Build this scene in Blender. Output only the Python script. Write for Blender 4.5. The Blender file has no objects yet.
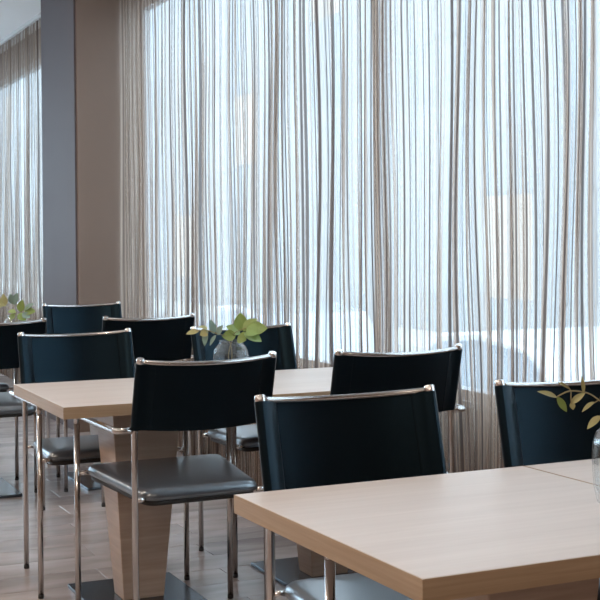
import bpy, math, random
from math import sin, cos, pi, radians
from mathutils import Vector, Matrix
random.seed(7)
scene = bpy.context.scene
COL = scene.collection

# ------------------------------------------------------------------ camera
# room axes: x = across the room towards the window wall, y = along the window wall, z = up; metres
F_PX, CX, CY = 1306.83, 297.34, 239.74
YAW, ROLL, CAM_H = 0.4215, -0.0098, 1.2398
CT, ST = cos(YAW), sin(YAW)
fwd = Vector((ST, CT, 0)); rgt0 = Vector((CT, -ST, 0)); up0 = Vector((0, 0, 1))
rgt = rgt0 * cos(ROLL) + up0 * sin(ROLL)
upv = up0 * cos(ROLL) - rgt0 * sin(ROLL)
cd = bpy.data.cameras.new('camera'); cam = bpy.data.objects.new('camera', cd); COL.objects.link(cam)
M = Matrix.Identity(4)
for i, v in enumerate((rgt, upv, -fwd)):
    for j in range(3): M[j][i] = v[j]
M.translation = Vector((0, 0, CAM_H))
cam.matrix_world = M
cd.sensor_width = 36.0; cd.lens = F_PX / 600 * 36.0
cd.shift_x = (300 - CX) / 600; cd.shift_y = (CY - 300) / 600
cd.clip_start = 0.05; cd.clip_end = 300
scene.camera = cam

# ------------------------------------------------------------------ world, exposure
w = bpy.data.worlds.new('overcast_sky'); scene.world = w; w.use_nodes = True
bg = w.node_tree.nodes['Background']
bg.inputs[0].default_value = (0.645, 0.825, 1.0, 1); bg.inputs[1].default_value = 6.0
vs = scene.view_settings
vs.view_transform = 'Standard'; vs.look = 'None'; vs.gamma = 1.0; vs.use_curve_mapping = False
vs.exposure = 0.15
scene.cycles.transparent_max_bounces = 32
scene.cycles.max_bounces = 10
scene.cycles.sample_clamp_indirect = 6.0
FILL_LAMP_W = 16.0

# ------------------------------------------------------------------ materials
def nodes_of(name):
    m = bpy.data.materials.new(name); m.use_nodes = True
    nt = m.node_tree; p = nt.nodes['Principled BSDF']
    return m, nt, p
def mat(name, col, rough=0.5, metal=0.0, noise=0.06, scale=30.0, spec=0.5, bump=0.0, coat=0.0, tint=None):
    m, nt, p = nodes_of(name)
    if tint: p.inputs['Specular Tint'].default_value = (*tint, 1)
    p.inputs['Roughness'].default_value = rough; p.inputs['Metallic'].default_value = metal
    p.inputs['Specular IOR Level'].default_value = spec; p.inputs['Coat Weight'].default_value = coat
    tc = nt.nodes.new('ShaderNodeTexCoord'); n = nt.nodes.new('ShaderNodeTexNoise')
    n.inputs['Scale'].default_value = scale; n.inputs['Detail'].default_value = 4
    nt.links.new(tc.outputs['Object'], n.inputs['Vector'])
    mx = nt.nodes.new('ShaderNodeMix'); mx.data_type = 'RGBA'
    mx.inputs['A'].default_value = [c * (1 - noise) for c in col] + [1]
    mx.inputs['B'].default_value = [min(1, c * (1 + noise)) for c in col] + [1]
    nt.links.new(n.outputs['Fac'], mx.inputs['Factor']); nt.links.new(mx.outputs['Result'], p.inputs['Base Color'])
    if bump:
        b = nt.nodes.new('ShaderNodeBump'); b.inputs['Strength'].default_value = bump; b.inputs['Distance'].default_value = 0.002
        nt.links.new(n.outputs['Fac'], b.inputs['Height']); nt.links.new(b.outputs['Normal'], p.inputs['Normal'])
    return m
def wood(name, c1, c2, stretch, rough, rnd=0.0, bump=0.05, spec=0.5):
    """grain: noise stretched along one object axis; rnd = tone difference from piece to piece"""
    m, nt, p = nodes_of(name); L = nt.links.new
    p.inputs['Roughness'].default_value = rough; p.inputs['Specular IOR Level'].default_value = spec
    tc = nt.nodes.new('ShaderNodeTexCoord'); oi = nt.nodes.new('ShaderNodeObjectInfo')
    off = nt.nodes.new('ShaderNodeVectorMath'); off.operation = 'SCALE'; off.inputs[0].default_value = (37.0, 53.0, 19.0)
    L(oi.outputs['Random'], off.inputs['Scale'])
    ad = nt.nodes.new('ShaderNodeVectorMath'); ad.operation = 'ADD'; L(tc.outputs['Object'], ad.inputs[0]); L(off.outputs[0], ad.inputs[1])
    mp = nt.nodes.new('ShaderNodeMapping'); mp.inputs['Scale'].default_value = stretch; L(ad.outputs[0], mp.inputs['Vector'])
    n1 = nt.nodes.new('ShaderNodeTexNoise'); n1.inputs['Scale'].default_value = 1.0; n1.inputs['Detail'].default_value = 7
    n1.inputs['Distortion'].default_value = 0.6; L(mp.outputs[0], n1.inputs['Vector'])
    n2 = nt.nodes.new('ShaderNodeTexNoise'); n2.inputs['Scale'].default_value = 0.22; n2.inputs['Detail'].default_value = 3
    L(mp.outputs[0], n2.inputs['Vector'])
    a = nt.nodes.new('ShaderNodeMath'); a.operation = 'MULTIPLY_ADD'; a.inputs[1].default_value = 0.6
    L(n1.outputs['Fac'], a.inputs[0])
    b = nt.nodes.new('ShaderNodeMath'); b.operation = 'MULTIPLY'; b.inputs[1].default_value = 0.5; L(n2.outputs['Fac'], b.inputs[0])
    L(b.outputs[0], a.inputs[2])
    r = nt.nodes.new('ShaderNodeMath'); r.operation = 'MULTIPLY_ADD'; r.inputs[1].default_value = rnd; r.inputs[2].default_value = -rnd / 2
    L(oi.outputs['Random'], r.inputs[0])
    s = nt.nodes.new('ShaderNodeMath'); s.operation = 'ADD'; L(a.outputs[0], s.inputs[0]); L(r.outputs[0], s.inputs[1])
    cr = nt.nodes.new('ShaderNodeValToRGB'); cr.color_ramp.elements[0].position = 0.33; cr.color_ramp.elements[1].position = 0.74
    cr.color_ramp.elements[0].color = (*c1, 1); cr.color_ramp.elements[1].color = (*c2, 1)
    L(s.outputs[0], cr.inputs[0]); L(cr.outputs[0], p.inputs['Base Color'])
    bu = nt.nodes.new('ShaderNodeBump'); bu.inputs['Strength'].default_value = bump; bu.inputs['Distance'].default_value = 0.001
    L(n1.outputs['Fac'], bu.inputs['Height']); L(bu.outputs[0], p.inputs['Normal'])
    return m
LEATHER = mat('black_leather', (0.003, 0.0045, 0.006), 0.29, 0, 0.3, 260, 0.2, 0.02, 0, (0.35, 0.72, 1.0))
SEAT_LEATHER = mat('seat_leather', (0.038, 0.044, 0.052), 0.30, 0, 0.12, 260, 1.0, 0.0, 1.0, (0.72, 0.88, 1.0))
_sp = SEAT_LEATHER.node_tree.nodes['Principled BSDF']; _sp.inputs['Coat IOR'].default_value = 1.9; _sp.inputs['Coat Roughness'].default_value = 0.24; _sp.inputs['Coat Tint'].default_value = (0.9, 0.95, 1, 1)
BLACK = mat('black_plastic', (0.008, 0.008, 0.009), 0.5)
CHROME = mat('brushed_steel', (0.54, 0.515, 0.495), 0.16, 1.0, 0.05, 80)
CAPM = mat('polished_cap', (0.80, 0.78, 0.76), 0.15, 1.0, 0.03, 80)
OAK_TOP = wood('pale_oak_top', (0.56, 0.495, 0.455), (0.67, 0.605, 0.565), (3.0, 42.0, 42.0), 0.33, 0.08, 0.02, 0.8)
OAK_EDGE_SHADED = wood('oak_edge_shaded', (0.30, 0.205, 0.125), (0.43, 0.312, 0.205), (4.0, 4.0, 140.0), 0.45, 0.05)  # same oak as the top, browner: shade on the edges put into the colour
OAK_PED = wood('oak_pedestal', (0.33, 0.235, 0.175), (0.49, 0.37, 0.29), (4.0, 4.0, 60.0), 0.45, 0.06)
PLANK = wood('floor_plank', (0.20, 0.17, 0.165), (0.47, 0.415, 0.40), (2.4, 8.0, 8.0), 0.24, 0.14, 0.06, 0.6)
PLATE = mat('grey_steel_plate', (0.10, 0.125, 0.155), 0.22, 0.8, 0.1, 60)
WALLP = mat('taupe_paint', (0.34, 0.27, 0.235), 0.75, 0, 0.05, 8)
CEILM = mat('white_ceiling', (0.88, 0.88, 0.88), 0.85, 0, 0.02, 6)
SUBF = mat('pale_joint', (0.40, 0.36, 0.34), 0.7)
PILLB = mat('taupe_panel', (0.20, 0.145, 0.115), 0.5, 0, 0.04, 4, 0.3)
PILLS = mat('slate_panel', (0.125, 0.112, 0.122), 0.55, 0, 0.04, 4, 0.1)
FRAMEM = mat('window_frame_grey', (0.45, 0.45, 0.46), 0.45)
TRACKM = mat('track_white', (0.6, 0.6, 0.6), 0.5)
LEAF_G = mat('leaf_green', (0.21, 0.29, 0.075), 0.45, 0, 0.35, 40)
LEAF_B = mat('leaf_bluegreen', (0.17, 0.26, 0.22), 0.5, 0, 0.25, 40)
LEAF_T = mat('leaf_tan', (0.33, 0.31, 0.13), 0.5, 0, 0.3, 40)
STEM = mat('stem_brown', (0.24, 0.20, 0.09), 0.55, 0, 0.2, 60)
ASPH = mat('asphalt', (0.30, 0.30, 0.31), 0.8, 0, 0.1, 12)
PAVE = mat('pavement', (0.55, 0.54, 0.52), 0.8, 0, 0.08, 5)
FACADE = mat('pale_render', (0.35, 0.355, 0.36), 0.8, 0, 0.04, 1.5)
FGLASS = mat('facade_glass', (0.315, 0.33, 0.345), 0.5, 0, 0.1, 1.0, 0.8)
CARW = mat('car_white', (0.75, 0.77, 0.8), 0.25, 0, 0.02, 3, 0.5, 0, 0.5)
CARS = mat('car_silver', (0.42, 0.46, 0.5), 0.25, 0.4, 0.03, 3, 0.5, 0, 0.5)
CARG = mat('car_glass', (0.28, 0.33, 0.38), 0.15, 0, 0.05, 3, 0.7)
TYRE = mat('tyre', (0.02, 0.02, 0.02), 0.8)
def emit(name, col, s):
    m, nt, p = nodes_of(name)
    p.inputs['Base Color'].default_value = (*col, 1); p.inputs['Emission Color'].default_value = (*col, 1); p.inputs['Emission Strength'].default_value = s
    return m
LITWIN = emit('lit_window', (1.0, 0.86, 0.74), 0.5)
LITWIN.node_tree.nodes['Principled BSDF'].inputs['Base Color'].default_value = (.24, .22, .2, 1)
LENS = emit('fill_lamp_lens', (1.0, 0.85, 0.68), 4.0)
def glass_vase():
    # thin clear wall: lets light straight through, mirrors by Fresnel
    m = bpy.data.materials.new('clear_glass'); m.use_nodes = True; nt = m.node_tree; nt.nodes.clear()
    o = nt.nodes.new('ShaderNodeOutputMaterial'); mx = nt.nodes.new('ShaderNodeMixShader'); t = nt.nodes.new('ShaderNodeBsdfTransparent')
    g = nt.nodes.new('ShaderNodeBsdfGlossy'); g.inputs['Roughness'].default_value = 0.03; lw = nt.nodes.new('ShaderNodeLayerWeight'); pw = nt.nodes.new('ShaderNodeMath'); pw.operation = 'POWER'; pw.inputs[1].default_value = 3.0; nt.links.new(lw.outputs['Facing'], pw.inputs[0])
    fr = nt.nodes.new('ShaderNodeMath'); fr.operation = 'MULTIPLY_ADD'; fr.inputs[1].default_value = 0.6; fr.inputs[2].default_value = 0.05; nt.links.new(pw.outputs[0], fr.inputs[0])
    tc = nt.nodes.new('ShaderNodeTexCoord'); n = nt.nodes.new('ShaderNodeTexNoise'); n.inputs['Scale'].default_value = 9.0; nt.links.new(tc.outputs['Object'], n.inputs['Vector'])
    b = nt.nodes.new('ShaderNodeBump'); b.inputs['Strength'].default_value = 0.03; b.inputs['Distance'].default_value = 0.004
    nt.links.new(n.outputs['Fac'], b.inputs['Height']); nt.links.new(b.outputs[0], g.inputs['Normal'])
    t.inputs[0].default_value = (0.96, 0.98, 0.985, 1)
    nt.links.new(fr.outputs[0], mx.inputs[0]); nt.links.new(t.outputs[0], mx.inputs[1]); nt.links.new(g.outputs[0], mx.inputs[2]); nt.links.new(mx.outputs[0], o.inputs[0])
    return m
GLASS = glass_vase()
def pane_mat():
    m = bpy.data.materials.new('window_pane'); m.use_nodes = True; nt = m.node_tree; nt.nodes.clear()
    o = nt.nodes.new('ShaderNodeOutputMaterial'); mx = nt.nodes.new('ShaderNodeMixShader'); t = nt.nodes.new('ShaderNodeBsdfTransparent')
    g = nt.nodes.new('ShaderNodeBsdfGlossy'); g.inputs['Roughness'].default_value = 0.02
    t.inputs[0].default_value = (0.95, 0.98, 0.98, 1); mx.inputs[0].default_value = 0.06
    nt.links.new(t.outputs[0], mx.inputs[1]); nt.links.new(g.outputs[0], mx.inputs[2]); nt.links.new(mx.outputs[0], o.inputs[0])
    return m
PANE = pane_mat()
def curtain_mat():
    """sheer: open weave between, denser vertical threads; u = metres of cloth"""
    m = bpy.data.materials.new('striped_sheer'); m.use_nodes = True; nt = m.node_tree; nt.nodes.clear(); L = nt.links.new
    o = nt.nodes.new('ShaderNodeOutputMaterial')
    uv = nt.nodes.new('ShaderNodeUVMap'); uv.uv_map = 'cloth'
    sx = nt.nodes.new('ShaderNodeSeparateXYZ'); L(uv.outputs[0], sx.inputs[0])
    def math(op, x, y=None, z=None):
        n = nt.nodes.new('ShaderNodeMath'); n.operation = op
        for i, v in enumerate((x, y, z)):
            if v is None: continue
            if isinstance(v, (int, float)): n.inputs[i].default_value = v
            else: L(v, n.inputs[i])
        return n.outputs[0]
    def n1d(scale, lo, hi):
        n = nt.nodes.new('ShaderNodeTexNoise'); n.noise_dimensions = '1D'; n.inputs['Scale'].default_value = scale; n.inputs['Detail'].default_value = 1.0
        L(sx.outputs['X'], n.inputs['W'])
        r = nt.nodes.new('ShaderNodeMapRange'); r.interpolation_type = 'SMOOTHSTEP'
        r.inputs['From Min'].default_value = lo; r.inputs['From Max'].default_value = hi; L(n.outputs['Fac'], r.inputs['Value'])
        return r.outputs[0]
    # dark threads every 46 mm or so, not quite regular, with fainter ones in between
    jit = nt.nodes.new('ShaderNodeTexNoise'); jit.noise_dimensions = '1D'; jit.inputs['Scale'].default_value = 9.0; L(sx.outputs['X'], jit.inputs['W'])
    def lines(period, halfwidth, jamp):
        ph = math('MULTIPLY_ADD', sx.outputs['X'], 1.0 / period, math('MULTIPLY', jit.outputs['Fac'], jamp))
        d = math('ABSOLUTE', math('SUBTRACT', math('FRACT', ph), 0.5))
        r = nt.nodes.new('ShaderNodeMapRange'); r.interpolation_type = 'SMOOTHSTEP'
        r.inputs['From Min'].default_value = halfwidth * 1.35; r.inputs['From Max'].default_value = halfwidth * 0.75; L(d, r.inputs['Value'])
        return r.outputs[0]
    a1 = lines(0.040, 0.11, 2.2); a2 = lines(0.0165, 0.13, 3.1); band = n1d(6.0, 0.35, 0.68)
    a = math('MAXIMUM', a1, math('MULTIPLY', a2, 0.6))
    class O: pass
    k2 = O(); k2.outputs = [math('ADD', math('MULTIPLY_ADD', a, CURT_LINE, CURT_BASE), math('MULTIPLY', band, 0.12))]
    cm = nt.nodes.new('ShaderNodeMix'); cm.data_type = 'RGBA'; cm.inputs['A'].default_value = (0.48, 0.375, 0.305, 1); cm.inputs['B'].default_value = (0.13, 0.10, 0.088, 1)
    L(a1, cm.inputs['Factor'])
    d = nt.nodes.new('ShaderNodeBsdfDiffuse'); t = nt.nodes.new('ShaderNodeBsdfTranslucent'); L(cm.outputs['Result'], d.inputs[0]); L(cm.outputs['Result'], t.inputs[0])
    dm = nt.nodes.new('ShaderNodeMixShader'); dm.inputs[0].default_value = 0.60; L(d.outputs[0], dm.inputs[1]); L(t.outputs[0], dm.inputs[2])
    tr = nt.nodes.new('ShaderNodeBsdfTransparent'); mx = nt.nodes.new('ShaderNodeMixShader')
    L(k2.outputs[0], mx.inputs[0]); L(tr.outputs[0], mx.inputs[1]); L(dm.outputs[0], mx.inputs[2]); L(mx.outputs[0], o.inputs[0])
    return m
CURT_BASE, CURT_LINE = 0.37, 0.52
SHEER = curtain_mat()

# ------------------------------------------------------------------ helpers
def mesh(name, V, Fc, m, smooth=False):
    me = bpy.data.meshes.new(name); me.from_pydata([tuple(v) for v in V], [], Fc); me.materials.append(m)
    if smooth:
        for p in me.polygons: p.use_smooth = True
    me.update(); return me
def link(name, me, parent=None, loc=None, rz=0.0):
    o = bpy.data.objects.new(name, me); COL.objects.link(o)
    if parent: o.parent = parent
    if loc is not None: o.location = loc
    o.rotation_euler = (0, 0, rz); return o
def tag(o, label=None, cat=None, group=None, kind=None):
    for k, v in (('label', label), ('category', cat), ('group', group), ('kind', kind)):
        if v: o[k] = v
    return o
def thing(name, loc, rz, label, cat, group=None):
    return tag(link(name, None, None, loc, rz), label, cat, group)
BOXF = [(0, 3, 2, 1), (4, 5, 6, 7), (0, 1, 5, 4), (1, 2, 6, 5), (2, 3, 7, 6), (3, 0, 4, 7)]
def boxv(x0, x1, y0, y1, z0, z1):
    return [(x0, y0, z0), (x1, y0, z0), (x1, y1, z0), (x0, y1, z0), (x0, y0, z1), (x1, y0, z1), (x1, y1, z1), (x0, y1, z1)]
def boxes(name, lst, m):
    V = []; Fc = []
    for b in lst:
        k = len(V); V += boxv(*b); Fc += [tuple(i + k for i in f) for f in BOXF]
    return mesh(name, V, Fc, m)
def bevel(o, width, seg=2):
    b = o.modifiers.new('bevel', 'BEVEL'); b.width = width; b.segments = seg; b.limit_method = 'ANGLE'; return o
def rings(name, R, m, smooth=True, cap0=True, cap1=True, flat_caps=True):
    n = len(R[0]); V = [p for r in R for p in r]; Fc = []
    for i in range(len(R) - 1):
        for j in range(n):
            k = (j + 1) % n; Fc.append((i * n + j, i * n + k, (i + 1) * n + k, (i + 1) * n + j))
    if cap0: Fc.append(tuple(reversed(range(n))))
    if cap1: Fc.append(tuple(range((len(R) - 1) * n, len(R) * n)))
    me = mesh(name, V, Fc, m, smooth)
    if smooth:
        for p in me.polygons:
            if len(p.vertices) > 4 and flat_caps: p.use_smooth = False
    return me
def round_path(P, r, seg=5):
    P = [Vector(p) for p in P]; out = [P[0]]
    for i in range(1, len(P) - 1):
        a, b, c = P[i - 1], P[i], P[i + 1]
        d1 = (a - b).normalized(); d2 = (c - b).normalized(); rr = min(r, (a - b).length * .49, (c - b).length * .49)
        for k in range(seg + 1):
            t = k / seg; p0 = b + d1 * rr; p2 = b + d2 * rr
            out.append(p0 * (1 - t) ** 2 + b * 2 * t * (1 - t) + p2 * t * t)
    out.append(P[-1]); return out
def tube_rings(P, r, n=12):
    P = [Vector(p) for p in P]; R = []; u = None
    for i, p in enumerate(P):
        t = (P[min(i + 1, len(P) - 1)] - P[max(i - 1, 0)]).normalized()
        if u is None:
            u = t.orthogonal().normalized()
        else:
            u = (u - t * u.dot(t)).normalized()
        v = t.cross(u); rr = r[i] if isinstance(r, (list, tuple)) else r
        R.append([p + (u * cos(2 * pi * k / n) + v * sin(2 * pi * k / n)) * rr for k in range(n)])
    return R
def tube(name, P, r, m, n=12): return rings(name, tube_rings(P, r, n), m)
def lathe(name, prof, m, n=48, rib=0.0, nrib=16):
    R = []
    for r, z in prof:
        R.append([(r * (1 + rib * cos(nrib * 2 * pi * k / n)) * cos(2 * pi * k / n), r * (1 + rib * cos(nrib * 2 * pi * k / n)) * sin(2 * pi * k / n), z) for k in range(n)])
    return rings(name, R, m)
def pixel_dir(x, y):
    return fwd + rgt * ((x - CX) / F_PX) - upv * ((y - CY) / F_PX)
def at_depth(x, y, d):       # d = distance in front of the camera along its axis
    return Vector((0, 0, CAM_H)) + pixel_dir(x, y) * d

# ------------------------------------------------------------------ the room
QC, QW = 2.47, 2.62          # curtain line, inner face of the window wall
CEIL = 3.10; SILL, HEAD = 0.60, 2.84
X0, Y0, Y1 = -4.2, -3.0, 14.2
def struct(name, me, parent=None): return tag(link(name, me, parent), kind='structure')
floor = struct('floor', boxes('floor', [(X0, QW + .24, Y0, Y1, -.12, -.004)], SUBF))
struct('ceiling', boxes('ceiling', [(X0, QW + .24, Y0, Y1, CEIL, CEIL + .2)], CEILM))
struct('wall_left', boxes('wall_left', [(X0 - .2, X0, Y0, Y1, 0, CEIL)], WALLP))
struct('wall_back', boxes('wall_back', [(X0, QW + .24, Y0 - .2, Y0, 0, CEIL)], WALLP))
FW = (-4.0, .94, .5, 2.95)
struct('wall_far', boxes('wall_far', [(X0, FW[0], Y1, Y1 + .1, 0, CEIL), (FW[1], QW + .24, Y1, Y1 + .1, 0, CEIL), (FW[0], FW[1], Y1, Y1 + .1, 0, FW[2]), (FW[0], FW[1], Y1, Y1 + .1, FW[3], CEIL)], WALLP))
w3 = tag(link('window_3', None, None, (0, Y1 + .05, 0)), kind='structure')  # added window, out of view, for cool light on the pillar and floor
link('window_frame', boxes('window_frame', [(FW[0], FW[1], -.03, .03, FW[2], FW[2] + .06), (FW[0], FW[1], -.03, .03, FW[3] - .06, FW[3])] + [(FW[0] + k * 1.647, FW[0] + k * 1.647 + .06, -.03, .03, FW[2] + .06, FW[3] - .06) for k in range(4)], FRAMEM), w3)
for k in range(3):
    link('pane', boxes('pane', [(FW[0] + k * 1.647 + .06, FW[0] + (k + 1) * 1.647, -.004, .004, FW[2] + .06, FW[3] - .06)], PANE), w3)
WIN = [(1.6, 8.42), (9.6, 14.1)]
xa, xb = QW, QW + .07
bx = [(xa, xb, Y0, Y1, -.0, SILL), (xa, xb, Y0, Y1, HEAD, CEIL)]
edges = [Y0] + [e for wn in WIN for e in wn] + [Y1]
for i in range(0, len(edges), 2): bx.append((xa, xb, edges[i], edges[i + 1], SILL, HEAD))
struct('wall_right', boxes('wall_right', bx, WALLP))
for i, (a, b) in enumerate(WIN):
    n = max(1, round((b - a) / 3.3)); st = (b - a) / n
    win = tag(link('window_%d' % (i + 1), None, None, (xb - .035, a, SILL)), kind='structure')
    fr = [(-.03, .03, 0, b - a, 0, .06), (-.03, .03, 0, b - a, HEAD - SILL - .06, HEAD - SILL)]
    for k in range(n + 1):
        c = k * st; c = min(max(c, .03), b - a - .03); fr.append((-.03, .03, c - .03, c + .03, .06, HEAD - SILL - .06))
    link('window_frame', boxes('window_frame', fr, FRAMEM), win)
    for k in range(n):
        link('pane', boxes('pane', [(-.004, .004, k * st + .03, (k + 1) * st - .03, .06, HEAD - SILL - .06)], PANE), win)
    link('window_sill', boxes('window_sill', [(-.05, -.03, 0, b - a, -.001, .02)], FRAMEM), win)
# floor planks, each its own piece; rows run across the room
PW, PL = 0.205, 1.22
def plank_mesh(l):
    g = .0008; c = .0012
    x0, x1, y0, y1 = g, l - g, g, PW - g
    V = [(x0, y0, -.004), (x1, y0, -.004), (x1, y1, -.004), (x0, y1, -.004), (x0, y0, -c), (x1, y0, -c), (x1, y1, -c), (x0, y1, -c),
         (x0 + c, y0 + c, 0), (x1 - c, y0 + c, 0), (x1 - c, y1 - c, 0), (x0 + c, y1 - c, 0)]
    Fc = [(0, 1, 5, 4), (1, 2, 6, 5), (2, 3, 7, 6), (3, 0, 4, 7), (4, 5, 9, 8), (5, 6, 10, 9), (6, 7, 11, 10), (7, 4, 8, 11), (8, 9, 10, 11)]
    return mesh('plank', V, Fc, PLANK)
pm = {}
for r in range(54):
    y = 1.15 + r * PW
    x = -1.45 - (r * 0.47 % 1.0) * 0.9
    while x < QW - .01:
        l = PL if x + PL < QW else QW - x
        l = round(l, 4)
        if l not in pm: pm[l] = plank_mesh(l)
        if l > .05: link('plank', pm[l], floor, (x, y, 0))
        x += PL
# curtain track and pillar
struct('trim_1', boxes('trim_1', [(QC - .025, QC + .025, Y0 + .05, 8.33, CEIL - .03, CEIL)], TRACKM))
struct('trim_2', boxes('trim_2', [(QC - .025, QC + .025, 9.29, Y1 - .05, CEIL - .03, CEIL)], TRACKM))
pil = thing('pillar', (0, 0, 0), 0, 'wide taupe panelled pillar between the two sheer curtains', 'pillar')
link('core', boxes('core', [(2.185, QW - .002, 8.36, 9.25, 0, CEIL - .002)], PILLB), pil)
bevel(link('front_panel', boxes('front_panel', [(2.175, QC + .1, 8.338, 8.359, 0.0, CEIL - .004)], PILLB), pil), .003)
bevel(link('side_panel', boxes('side_panel', [(2.163, 2.184, 8.350, 9.27, 0.0, CEIL - .004)], PILLS), pil), .003)

# ------------------------------------------------------------------ curtains
def curtain(name, b0, b1, seed, label, pitch=0.10, group='sheer striped window curtains'):
    rnd = random.Random(seed)
    length = b1 - b0; nf = round(length / pitch); per = 14; nu = nf * per; nz = 26
    z0, z1 = 0.012, CEIL - .03
    amp = [rnd.uniform(.010, .024) for _ in range(nf + 2)]
    wid = [rnd.uniform(.55, 1.45) for _ in range(nf)]; tot = sum(wid); acc = [0]
    for x in wid: acc.append(acc[-1] + x / tot)
    ph = [rnd.uniform(0, 6.28) for _ in range(8)]
    V = []; us = []
    for iz in range(nz + 1):
        t = iz / nz; z = z0 + (z1 - z0) * t
        for iu in range(nu + 1):
            k = min(iu // per, nf - 1); f = iu / per - k
            s = acc[k] + (acc[k + 1] - acc[k]) * f
            a = amp[k] * (1 - f) + amp[k + 1] * f
            sway = .012 * sin(2.3 * z + 9.0 * s * length / 3 + ph[0]) * sin(5.1 * s * length + ph[1]) + .008 * sin(3.7 * z + 21 * s * length / 3 + ph[2])
            y = b0 + length * s + sway * min(1, 3 * (1 - t) + .1) * min(1, 12 * s, 12 * (1 - s))
            y += .012 * sin(4 * pi * f + ph[3] + k) * (1 - .5 * t)
            x = QC + a * (1.0 - .55 * t) * sin(2 * pi * f) + .008 * sin(3 * z + k * 1.7) * (1 - t)
            V.append((x, y, z)); us.append((iu / per * pitch * 1.6, z))
    Fc = []
    for iz in range(nz):
        for iu in range(nu):
            i = iz * (nu + 1) + iu; Fc.append((i, i + 1, i + nu + 2, i + nu + 1))
    me = mesh(name, V, Fc, SHEER, True)
    ul = me.uv_layers.new(name='cloth')
    for lp in me.loops: ul.data[lp.index].uv = (us[lp.vertex_index][0] + seed * 3.7, us[lp.vertex_index][1])
    return tag(link(name, me), label, 'curtain', group)
curtain('sheer_curtain', 0.6, 4.86, 3, 'sheer grey striped curtain hanging at the right behind the nearest tables')
curtain('sheer_curtain', 4.875, 8.33, 5, 'sheer grey striped curtain next to the brown side of the pillar')
curtain('sheer_curtain', 9.29, 13.9, 9, 'sheer striped curtain at the far left beyond the pillar')

# ------------------------------------------------------------------ chairs
WR, WT, HT, LT, WF, DP, HA = 0.2154, 0.2146, 0.8847, 0.0587, 0.2698, 0.4404, 0.6721
TR = 0.0098
def outline(w0, w1, y0, y1, r, inset=0.0, n=6):
    """rounded trapezoid loop, ccw"""
    C = [(-w0 + inset, y0 + inset), (w0 - inset, y0 + inset), (w1 - inset, y1 - inset), (-w1 + inset, y1 - inset)]
    r = max(r - inset * .5, .012); out = []
    for i in range(4):
        p = Vector(C[i]); a = Vector(C[i - 1]); c = Vector(C[(i + 1) % 4])
        d1 = (a - p).normalized(); d2 = (c - p).normalized(); p0 = p + d1 * r; p2 = p + d2 * r
        for k in range(n + 1):
            t = k / n; out.append(p0 * (1 - t) ** 2 + p * 2 * t * (1 - t) + p2 * t * t)
    # extra points along the sides
    res = []
    for i in range(len(out)):
        a = out[i]; b = out[(i + 1) % len(out)]; res.append(a)
        if (b - a).length > .06:
            for k in range(1, 8): res.append(a + (b - a) * (k / 8))
    return res
def seat_z(y): return 0.459 + 0.018 * (y / DP)
def loft(name, levels, m, w0, w1, y0, y1, r, dz0):
    R = []
    for ins, dz in levels:
        R.append([(p.x, p.y, seat_z(p.y) + dz + dz0) for p in outline(w0, w1, y0, y1, r, ins)])
    return rings(name, R, m, flat_caps=False)
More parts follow.
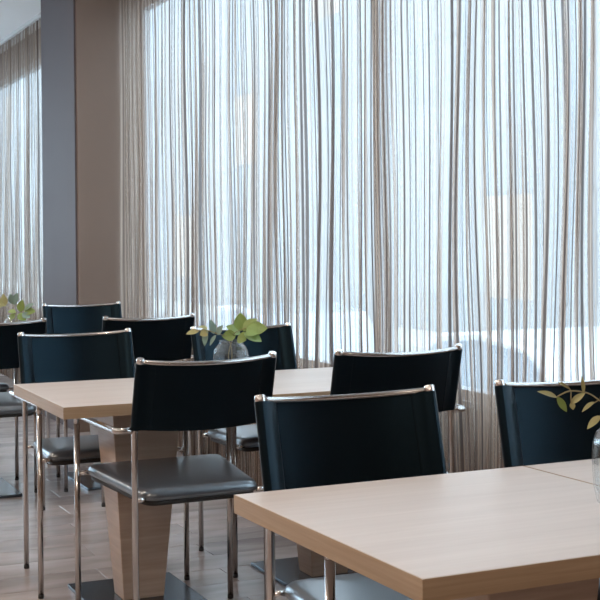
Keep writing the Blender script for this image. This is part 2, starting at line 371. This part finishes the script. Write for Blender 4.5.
def build_chair_meshes():
    L = {}
    lev = [(.012, -.006), (.004, -.002), (0, .006), (.001, .014), (.005, .022), (.012, .0275), (.025, .0308), (.05, .0338), (.085, .0362), (.125, .0378)]
    L['seat'] = loft('seat', lev, SEAT_LEATHER, .190, .242, -.012, .455, .045, 0)
    L['seat_base'] = loft('seat_base', [(.014, -.020), (.010, -.018), (.010, -.004)], BLACK, .190, .242, -.012, .455, .045, 0)
    pd = Vector((0, -LT, HT - HA)); pl = pd.length; pd = pd / pl
    back = Vector((0, -pd.z, pd.y))           # towards the sitter's back, slightly down
    if back.y > 0: back = -back
    foot = {}
    for s, tg in ((-1, 'l'), (1, 'r')):
        L['rear_' + tg] = tube('leg', round_path([(s * WR, 0, .012), (s * WR, 0, HA), (s * WT, -LT, HT)], .03), TR, CHROME)
        L['front_' + tg] = tube('leg', [(s * WF, DP, .012), (s * WF, DP, HA - .03)], TR, CHROME)
        L['arm_' + tg] = tube('armrest', round_path([(s * WF, DP, HA - .03), (s * WF, DP, HA), (s * WF, 0, HA), (s * WR, 0, HA)], .022, 6), TR, CHROME)
        tip = Vector((s * WT, -LT, HT))
        L['cap_' + tg] = tube('end_cap', [tip - pd * .014, tip - pd * .012, tip + pd * .006, tip + pd * .008], [.011, .0125, .0125, .011], CAPM)
        z = seat_z(0) + .002
        L['brr_' + tg] = tube('bracket', [(s * (WR - .004), 0, z), (s * .183, .004, z)], .0075, CAPM)
        z = seat_z(DP) + .002
        L['brf_' + tg] = tube('bracket', [(s * (WF - .004), DP, z), (s * .226, DP - .006, z)], .0075, CAPM)
    L['foot'] = tube('foot', [(0, 0, 0), (0, 0, .003), (0, 0, .014)], [.0095, .0103, .0103], BLACK)
    # sling back: sleeves round the posts, stitched to a bowed panel
    BOW = .038; r = .0138; NU = 30
    front = []; rear = []
    for i in range(NU + 1):
        a = -1 + 2 * i / NU
        u = a * WT
        front.append(u); rear.append(u)
    # denser near the sleeve
    base = [-WT, -WT + .008, -WT + .018, -WT + .030, -WT + .040, -WT + .0418, -WT + .044]
    mid = [-(WT - .044) + 2 * (WT - .044) * k / 16 for k in range(1, 16)]
    US = base + mid + [-x for x in reversed(base)]
    def wp(u): return -.004 - BOW * (1 - (u / WT) ** 2)
    def prof():
        fr = []; bk = []
        for u in US:
            d = WT - abs(u); p = wp(u)
            if d < .0419:
                f = d / .0419; yf = r * (1 - f) + (p + .0045) * f
            else: yf = p + .0018
            fr.append((u, yf)); bk.append((u, p - .0018 if d > .0419 else -r * (1 - d / .0419) + (p - .003) * (d / .0419)))
        arcR = [(WT + r * sin(pi * k / 8), r * cos(pi * k / 8)) for k in range(1, 8)]
        arcL = [(-WT - r * sin(pi * k / 8), -r * cos(pi * k / 8)) for k in range(1, 8)]
        return fr, arcR, list(reversed(bk)), arcL
    fr, aR, bk, aL = prof(); loop = fr + aR + bk + aL; n = len(loop)
    P0 = Vector((0, 0, HA)); V = []; NT = 6
    for k in range(NT + 1):
        t = (.004 + (pl - .011) * k / NT)
        for u, f in loop:
            q = P0 + pd * t - back * f; V.append((u, q.y, q.z))
    Fc = []
    for k in range(NT):
        for j in range(n):
            j2 = (j + 1) % n; Fc.append((k * n + j, k * n + j2, (k + 1) * n + j2, (k + 1) * n + j))
    m_ = len(fr)
    for lv, rev in ((0, False), (NT, True)):
        o = lv * n
        for i in range(m_ - 1):
            q = (o + i, o + i + 1, o + m_ + 7 + (m_ - 2 - i), o + m_ + 7 + (m_ - 1 - i)); Fc.append(tuple(reversed(q)) if not rev else q)
        ar = [o + m_ - 1] + [o + m_ + k for k in range(7)] + [o + m_ + 7]; al = [o + 2 * m_ + 6] + [o + 2 * m_ + 7 + k for k in range(7)] + [o]
        Fc.append(tuple(ar)); Fc.append(tuple(al))
    me = mesh('backrest', V, Fc, LEATHER, True)
    me.set_sharp_from_angle(angle=radians(24)); L['backrest'] = me
    path = []
    for k in range(25):
        u = -WT + 2 * WT * k / 24; q = P0 + pd * (pl - .003) - back * (wp(u) + .004)
        path.append((u, q.y, q.z))
    L['bar'] = tube('top_bar', path, .0072, CHROME, 10)
    return L
CH = build_chair_meshes()
def chair(x, y, rz, label, group):
    """x, y: mid point between the rear legs; rz=0 faces +y"""
    t = thing('dining_chair', (x, y, 0), rz, label, 'chair', group)
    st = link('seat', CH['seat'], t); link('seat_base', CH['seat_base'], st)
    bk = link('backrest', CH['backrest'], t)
    link('top_bar', CH['bar'], t)
    for s, tg in ((-1, 'l'), (1, 'r')):
        for kind, px, py in (('rear_', WR, 0), ('front_', WF, DP)):
            lg = link('leg', CH[kind + tg], t); link('foot', CH['foot'], lg, (s * px, py, 0))
        link('armrest', CH['arm_' + tg], t); link('end_cap', CH['cap_' + tg], t)
        link('bracket', CH['brr_' + tg], t); link('bracket', CH['brf_' + tg], t)
    return t
def room(xw, yw): return (CT * xw + ST * yw, -ST * xw + CT * yw)
def place(xw, yw, r, away, label, group):
    """xw, yw: floor point of the rear leg at the left as seen, camera axes"""
    q, b = room(xw, yw); cx = q + WR * cos(r); cy = b + WR * sin(r)
    return chair(cx, cy, r if away else r + pi, label, group)
GM, GF, GD = 'chairs at the middle tables', 'chairs at the nearest tables', 'chairs at the far left tables'
place(-.4945, 3.9226, .0194, True, 'black leather chair seen from behind in front of the tapered wooden table pedestal', GM)
place(.1038, 4.1623, -.0324, True, 'black leather chair seen from behind close to the curtain, right of the middle tables', GM)
place(-1.0424, 4.9723, .018, False, 'black leather chair facing us over the left end of the middle tables', GM)
place(-.396, 5.224, .0605, False, 'blue-glinting black chair facing us behind the glass vase on the middle tables', GM)
place(-.0652, 2.8698, -.0247, False, 'large black leather chair facing us across the left nearest table', GF)
place(.505, 3.1317, -.1538, False, 'dark teal-glinting leather chair at the right edge behind the nearest vase', GF)
place(-1.4044, 7.3148, .004, False, 'farthest navy-glinting black chair facing us in front of the pillar', GD)
place(-.9187, 6.1155, .0303, True, 'black leather chair seen from behind below the brown left end of the curtain', GD)
place(-1.5871, 5.884, -.0322, True, 'black leather chair seen from behind, cut off by the left edge of the photo', GD)
chair(1.165, 7.26, pi + .02, 'black leather chair at the left edge showing only its seat behind another chair', GD)

# ------------------------------------------------------------------ tables
TW, TD, TT, TH = 0.706, 0.7435, 0.037, 0.7262
def table_meshes():
    L = {}
    a, b = TW / 2 - .0015, TD / 2
    L['top'] = boxes('tabletop', [(-a + .002, a - .002, -b + .002, b - .002, TH - TT, TH)], OAK_TOP)
    e = .0022; z0, z1 = TH - TT - .0004, TH - .0008
    L['edge'] = boxes('edge_band', [(-a, a, -b, -b + e, z0, z1), (-a, a, b - e, b, z0, z1), (-a, -a + e, -b + e, b - e, z0, z1), (a - e, a, -b + e, b - e, z0, z1)], OAK_EDGE_SHADED)
    V = [(-.072, -.058, .014), (.072, -.058, .014), (.072, .058, .014), (-.072, .058, .014)]
    z = TH - TT - .012
    V += [(-.122, -.115, z), (.122, -.115, z), (.122, .115, z), (-.122, .115, z)]
    L['ped'] = mesh('pedestal', V, BOXF, OAK_PED)
    L['mount'] = boxes('mounting_plate', [(-.17, .17, -.17, .17, z, TH - TT)], PLATE)
    L['plate'] = boxes('base_plate', [(-.1907, .1907, -.2445, .2445, 0, .0145)], PLATE)
    return L
TB = table_meshes()
def table(x, y, rz, label, group, px=0.0, py=0.0):
    t = thing('pedestal_table', (x, y, 0), rz, label, 'table', group)
    top = bevel(link('tabletop', TB['top'], t), .0015); link('edge_band', TB['edge'], top)
    bevel(link('pedestal', TB['ped'], t, (px, py, 0)), .003)
    link('mounting_plate', TB['mount'], t, (px, py, 0)); bevel(link('base_plate', TB['plate'], t, (px, py, 0)), .002)
    return t
def table_pair(xw, yw, r, near, labels, group):
    q, b = room(xw, yw); out = []
    for k in range(2):
        u = TW * (k + .5); v = TD / 2 * (1 if near else -1)
        out.append(table(q + u * cos(r) - v * sin(r), b + u * sin(r) + v * cos(r), r, labels[k], group, 0.0 if near or k == 0 else -.085, 0.0 if near else -.085))
    return out
table_pair(-.1349, 2.6418, .0192, False, ['large pale oak table in the foreground, left of the tabletop seam', 'pale oak table at the right edge under the nearest vase, right of the seam'], 'nearest pair of oak tables')
table_pair(-.7330, 4.0565, -.0037, True, ['pale oak table whose left corner juts out at the left, on a tapered pedestal', 'pale oak table behind the large foreground chair, right of the glass vase'], 'middle pair of oak tables')
ya = 6.61
table(.83 + TW / 2, ya, 0, 'oak table at the left edge hidden behind a chair, under the far sprig', 'far pair of oak tables')
table(.83 + 1.5 * TW, ya, 0, 'oak table hidden between the two chairs before the pillar, grey base plate showing', 'far pair of oak tables')

# ------------------------------------------------------------------ vases and sprigs
VP = [(.048, 0), (.056, .006), (.0615, .030), (.0635, .060), (.064, .090), (.062, .108), (.055, .124), (.046, .132), (.042, .137), (.042, .143), (.044, .147)]
def vase_mesh():
    prof = VP + [(r - .003, z) for r, z in reversed(VP[1:])] + [(.036, .006)]
    prof[len(VP) + len(VP) - 2] = (.043, .007)
    return lathe('vase', prof, GLASS, 96, .014, 16)
VM = vase_mesh()
def vase(x, y, label): 
    return tag(link('glass_vase', VM, None, (x, y, TH + .0006)), label, 'vase', 'clear glass vases on the tables')
def leaf_mesh(L, W, cup, m, tipw=0.5):
    V = []; Fc = []; n = 9
    for i in range(n):
        t = i / (n - 1); w = W * (sin(pi * t ** .85) ** .8) if 0 < t < 1 else 0.0006
        bend = -cup * L * t * t
        for s in (-1, -.5, 0, .5, 1): V.append((s * w, t * L, bend + .18 * w * abs(s) ** 1.5))
    for i in range(n - 1):
        for j in range(4): a = i * 5 + j; Fc.append((a, a + 1, a + 6, a + 5))
    return mesh('leaf', V, Fc, m, True)
def leaf(parent, p, q, wid, m, roll=0.0, cup=.12, nrm=None):
    """a leaf from p to q (world)"""
    p = Vector(p); q = Vector(q); d = q - p; L = d.length; d.normalize()
    z = (nrm or (-fwd * .75 + Vector((0, 0, .65)))); z = (z - d * z.dot(d)).normalized(); x = d.cross(z)
    z2 = z * cos(roll) + x * sin(roll); x2 = d.cross(z2)
    o = link('leaf', leaf_mesh(L, wid, cup, m), parent)
    mm = Matrix.Identity(4)
    for i, v in enumerate((x2, d, z2)):
        for j in range(3): mm[j][i] = v[j]
    mm.translation = p - parent.location
    o.matrix_local = mm
    return o
def sprig(name, base, label):
    return thing(name, base, 0, label, 'sprig')
def stem(parent, pts, r=.0016):
    P = [Vector(p) - parent.location for p in pts]
    # smooth through the points
    out = []
    for i in range(len(P) - 1):
        p0 = P[max(i - 1, 0)]; p1 = P[i]; p2 = P[i + 1]; p3 = P[min(i + 2, len(P) - 1)]
        for k in range(5):
            t = k / 5
            out.append(.5 * ((2 * p1) + (p2 - p0) * t + (2 * p0 - 5 * p1 + 4 * p2 - p3) * t * t + (3 * p1 - p0 - 3 * p2 + p3) * t ** 3))
    out.append(P[-1])
    return link('stem', tube('stem', out, r, STEM, 6), parent)
def depth(v): return (Vector(v) - Vector((0, 0, CAM_H))).dot(fwd)

# middle vase
V2 = (1.733, 4.47)
vase(*V2, 'ribbed clear glass vase with green leaves on the middle tables')
s2 = sprig('leafy_sprig', (V2[0], V2[1], TH + .01), 'green leafy sprig in the vase on the middle tables')
D2 = depth((V2[0], V2[1], .85))
def P2(x, y, dd=0.0): return at_depth(x, y, D2 + dd)
bot2 = Vector((V2[0], V2[1], TH + .02))
stem(s2, [bot2 + Vector((.015, .01, 0)), bot2 + Vector((-.01, 0, .07)), P2(233, 338, 0), P2(236, 332, -.01), P2(246, 328, -.02)])
stem(s2, [bot2 + Vector((-.018, 0, 0)), bot2 + Vector((.004, .0, .07)), P2(228, 338, 0), P2(218, 334, -.02), P2(206, 330, -.02), P2(196, 331, -.02)])
for (x0, y0, x1, y1, wd, m_, ro, dd) in [
    (241, 331, 240.5, 313, .020, LEAF_G, .1, .01), (243, 331, 256, 318, .021, LEAF_G, -.3, -.01), (246, 330, 267, 327, .022, LEAF_G, .2, -.03),
    (244, 333, 262, 340, .020, LEAF_G, -.2, -.04), (240, 334, 227, 325, .021, LEAF_G, .3, .02), (247, 328, 258, 333, .024, LEAF_G, .0, -.05),
    (238, 336, 246, 340, .018, LEAF_G, .4, -.03), (236, 335, 222, 336, .016, LEAF_G, -.5, .0),
    (214, 334, 211, 320, .013, LEAF_B, .2, .0), (217, 335, 222, 325, .014, LEAF_B, -.3, -.02), (216, 335, 209, 345, .010, LEAF_B, .5, -.03),
    (206, 330, 204, 346, .011, LEAF_B, .2, -.03), (208, 329, 199, 326, .014, LEAF_T, .5, -.02), (199, 331, 186, 333, .013, LEAF_T, .2, -.02), (208, 331, 200, 335, .014, LEAF_T, -.4, -.03)]:
    leaf(s2, P2(x0, y0, dd), P2(x1, y1, dd - .01), wd * (1.3 if m_ is LEAF_G else 1.1), m_, ro)
# nearest vase, at the right edge
V1 = (1.596, 2.024)
vase(*V1, 'clear glass vase cut off by the right edge on the nearest table').scale = (1.05, 1.05, 1.12)
s1 = sprig('leafy_sprig', (V1[0], V1[1], TH + .01), 'thin curved sprig with small tan-green leaves at the right edge')
D1 = depth((V1[0], V1[1], .85))
def P1(x, y, dd=0.0): return at_depth(x, y, D1 + dd)
bot1 = Vector((V1[0], V1[1], TH + .02))
stem(s1, [bot1, bot1 + Vector((.01, 0, .08)), P1(622, 420), P1(612, 409), P1(599, 400), P1(590, 394), P1(580, 391.5), P1(570, 391), P1(562, 394), P1(557, 397)], .0014)
stem(s1, [P1(571, 391), P1(571, 398), P1(571.5, 404)], .0012)
stem(s1, [P1(571, 391), P1(567, 386), P1(561, 382)], .0012)
stem(s1, [P1(599, 400), P1(594, 403), P1(588, 407)], .0012)
for (x0, y0, x1, y1, wd, m_, ro, dd) in [
    (557, 397.5, 539, 389, .0068, LEAF_T, .2, 0), (557, 397, 568, 412, .0072, LEAF_G, .3, 0), (571.5, 404, 584, 391, .0078, LEAF_T, -.3, 0),
    (572, 402, 573, 410, .0055, LEAF_T, .4, 0), (583.5, 393, 583, 376, .0042, LEAF_T, .2, 0), (570, 389, 559, 381, .0036, LEAF_T, .1, 0), (594, 402, 581, 410, .0058, LEAF_T, .4, -.01),
    (601, 416, 586, 427, .0085, LEAF_T, .3, -.02), (600, 399, 610, 392, .006, LEAF_T, .3, 0), (612, 409, 628, 400, .009, LEAF_G, .3, 0), (618, 414, 640, 396, .010, LEAF_G, .1, .01)]:
    leaf(s1, P1(x0, y0, dd), P1(x1, y1, dd), wd, m_, ro, .2)
# far left vase
V3 = (1.40, 6.60)
vase(*V3, 'glass vase on the far left table behind a chair back')
s3 = sprig('leafy_sprig', (V3[0], V3[1], TH + .01), 'pale green leafy sprig in front of the far left curtain')
D3 = depth((V3[0], V3[1], .9))
def P3(x, y, dd=0.0): return at_depth(x, y, D3 + dd)
bot3 = Vector((V3[0], V3[1], TH + .02))
stem(s3, [bot3, bot3 + Vector((0, 0, .08)), P3(17, 318), P3(14, 308), P3(12, 300)])
stem(s3, [bot3 + Vector((.01, 0, 0)), bot3 + Vector((.005, 0, .08)), P3(18, 317), P3(24, 310), P3(30, 307)])
stem(s3, [bot3 + Vector((-.01, 0, 0)), bot3 + Vector((-.004, 0, .08)), P3(15, 318), P3(7, 307), P3(0, 302)])
for (x0, y0, x1, y1, wd, m_, ro, dd) in [
    (13, 305, 17, 293, .020, LEAF_B, .2, 0), (13, 304, 10, 294, .018, LEAF_B, -.3, .02), (16, 312, 8, 311, .020, LEAF_G, .3, -.02), (20, 312, 22, 300, .021, LEAF_G, .0, 0),
    (24, 310, 33, 303, .022, LEAF_B, -.3, -.01), (24, 311, 35, 311, .021, LEAF_G, .3, -.02), (18, 314, 26, 320, .022, LEAF_G, .0, -.03), (15, 314, 9, 320, .018, LEAF_G, .2, -.03),
    (6, 306, -3, 298, .022, LEAF_T, .2, 0), (5, 306, 3, 294, .018, LEAF_T, .0, 0), (4, 305, -4, 308, .018, LEAF_T, .4, 0), (22, 314, 30, 317, .018, LEAF_B, .2, -.03)]:
    leaf(s3, P3(x0, y0, dd), P3(x1, y1, dd - .01), wd, m_, ro)

# ------------------------------------------------------------------ downlights added to the unseen ceiling for warm fill light
ring = lathe('ring', [(.075, -.006), (.085, -.004), (.085, 0), (.062, 0), (.062, -.006)], TRACKM, 32)
lens = lathe('lens', [(.0, -.003), (.061, -.003), (.061, -.001)], LENS, 32)
def lamp_data(wt):
    ld = bpy.data.lights.new('fill_lamp', 'AREA'); ld.shape = 'DISK'; ld.size = .12; ld.energy = wt; ld.color = (1.0, .84, .70); return ld
LD = {k: lamp_data(k) for k in (FILL_LAMP_W * 2.6, FILL_LAMP_W)}
for qx, by in [(-2.6, .5), (-2.6, 3.5), (-2.6, 6.5), (-2.6, 9.5), (-.6, -1.0), (-.6, 2.0), (-.6, 5.0), (-.6, 8.0), (1.2, -1.0), (1.2, 3.4), (1.2, 6.6)]:
    t = thing('added_downlight', (qx, by, CEIL - .0005), 0, 'unseen warm downlight added to the ceiling as fill light', 'downlight', 'added fill downlights')
    link('ring', ring, t); link('lens', lens, t)
    lo = bpy.data.objects.new('lamp', LD[FILL_LAMP_W * (2.6 if qx < -2 else 1)]); COL.objects.link(lo); lo.parent = t; lo.location = (0, 0, -.010)

# ------------------------------------------------------------------ the street outside
SZ = -1.0
struct('ground_street', boxes('ground_street', [(QW + .24, 15.0, -20, 95, SZ - .2, SZ)], ASPH))
struct('ground_pavement', boxes('ground_pavement', [(15.0 - 2.4, 15.0, -20, 95, SZ, SZ + .12), (QW + .24, QW + 1.9, -20, 95, SZ, SZ + .12)], PAVE))
bl = thing('street_building', (15.0, 0, SZ), 0, 'pale building across the street seen faintly through the curtain', 'building')
WS, ST_H, WW, WH = 2.9, 3.6, 1.9, 2.3
fb = []; ya0, nwin = 4.0, 26
ytot = ya0 + nwin * WS
for k in range(nwin + 1): 
    a = ya0 + k * WS - (WS - WW) / 2; fb.append((0, .35, a, a + WS - WW, 0, 11.5))
for s in range(4):
    z = s * ST_H - (ST_H - WH) + .9 if s else 0
    fb.append((.02, .33, ya0, ytot, max(z, 0), s * ST_H + .9 if s < 3 else 11.5))
link('facade_wall', boxes('facade_wall', fb, FACADE), bl)
link('rear_wall', boxes('rear_wall', [(.36, 6.0, ya0, ytot, 0, 11.5)], FACADE), bl)
wf = boxes('window', [(.02, .06, -WW / 2, -WW / 2 + .08, 0, WH), (.02, .06, WW / 2 - .08, WW / 2, 0, WH), (.02, .06, -.04, .04, 0, WH), (.02, .06, -WW / 2, WW / 2, 0, .08), (.02, .06, -WW / 2, WW / 2, WH - .08, WH)], FACADE)
wg = boxes('pane', [(.035, .055, -WW / 2 + .08, WW / 2 - .08, .08, WH - .08)], FGLASS); wl = boxes('pane', [(.035, .055, -WW / 2 + .08, WW / 2 - .08, .08, WH - .08)], LITWIN)
for k in range(nwin):
    for s in range(3):
        wd = link('window', wf, bl, (0, ya0 + (k + .5) * WS, s * ST_H + .9))
        link('pane', wl if (k * 5 + s * 3) % 7 == 2 else wg, wd)
def car(y, label, body):
    t = thing('parked_car', (6.6, y, SZ), 0, label, 'car', 'cars parked outside the window')
    prof = [(-2.1, .32), (-2.12, .62), (-2.0, .88), (-1.55, .93), (-.95, 1.36), (-.2, 1.45), (.5, 1.40), (1.15, .98), (1.85, .86), (2.1, .66), (2.12, .32)]
    R = []
    for xx, ins in ((-.85, .06), (-.80, 0), (.80, 0), (.85, .06)):
        R.append([(xx if z < .9 else xx * .86, yy * (1 - ins * .3), z - (ins * .4 if z > .9 else 0)) for yy, z in prof])
    link('body', rings('body', R, body, False), t)
    gl = [(-1.42, .95), (-.92, 1.31), (-.2, 1.38), (.46, 1.33), (1.02, .97)]
    for s in (-1, 1): link('side_window', rings('side_window', [[(s * .735, yy, z) for yy, z in gl], [(s * .745, yy, z) for yy, z in gl]], CARG, False), t)
    wh = lathe('wheel', [(.001, -.1), (.20, -.1), (.31, -.1), (.32, -.06), (.32, .06), (.31, .1), (.20, .1), (.001, .1)], TYRE, 24)
    for yy in (-1.32, 1.3):
        for s in (-1, 1):
            o = link('wheel', wh, t, (s * .76, yy, .32)); o.rotation_euler = (0, pi / 2, 0)
    return t
car(9.6, 'white parked car seen faintly through the right of the curtain', CARW)
car(15.2, 'silver parked car seen faintly through the middle of the curtain', CARS)
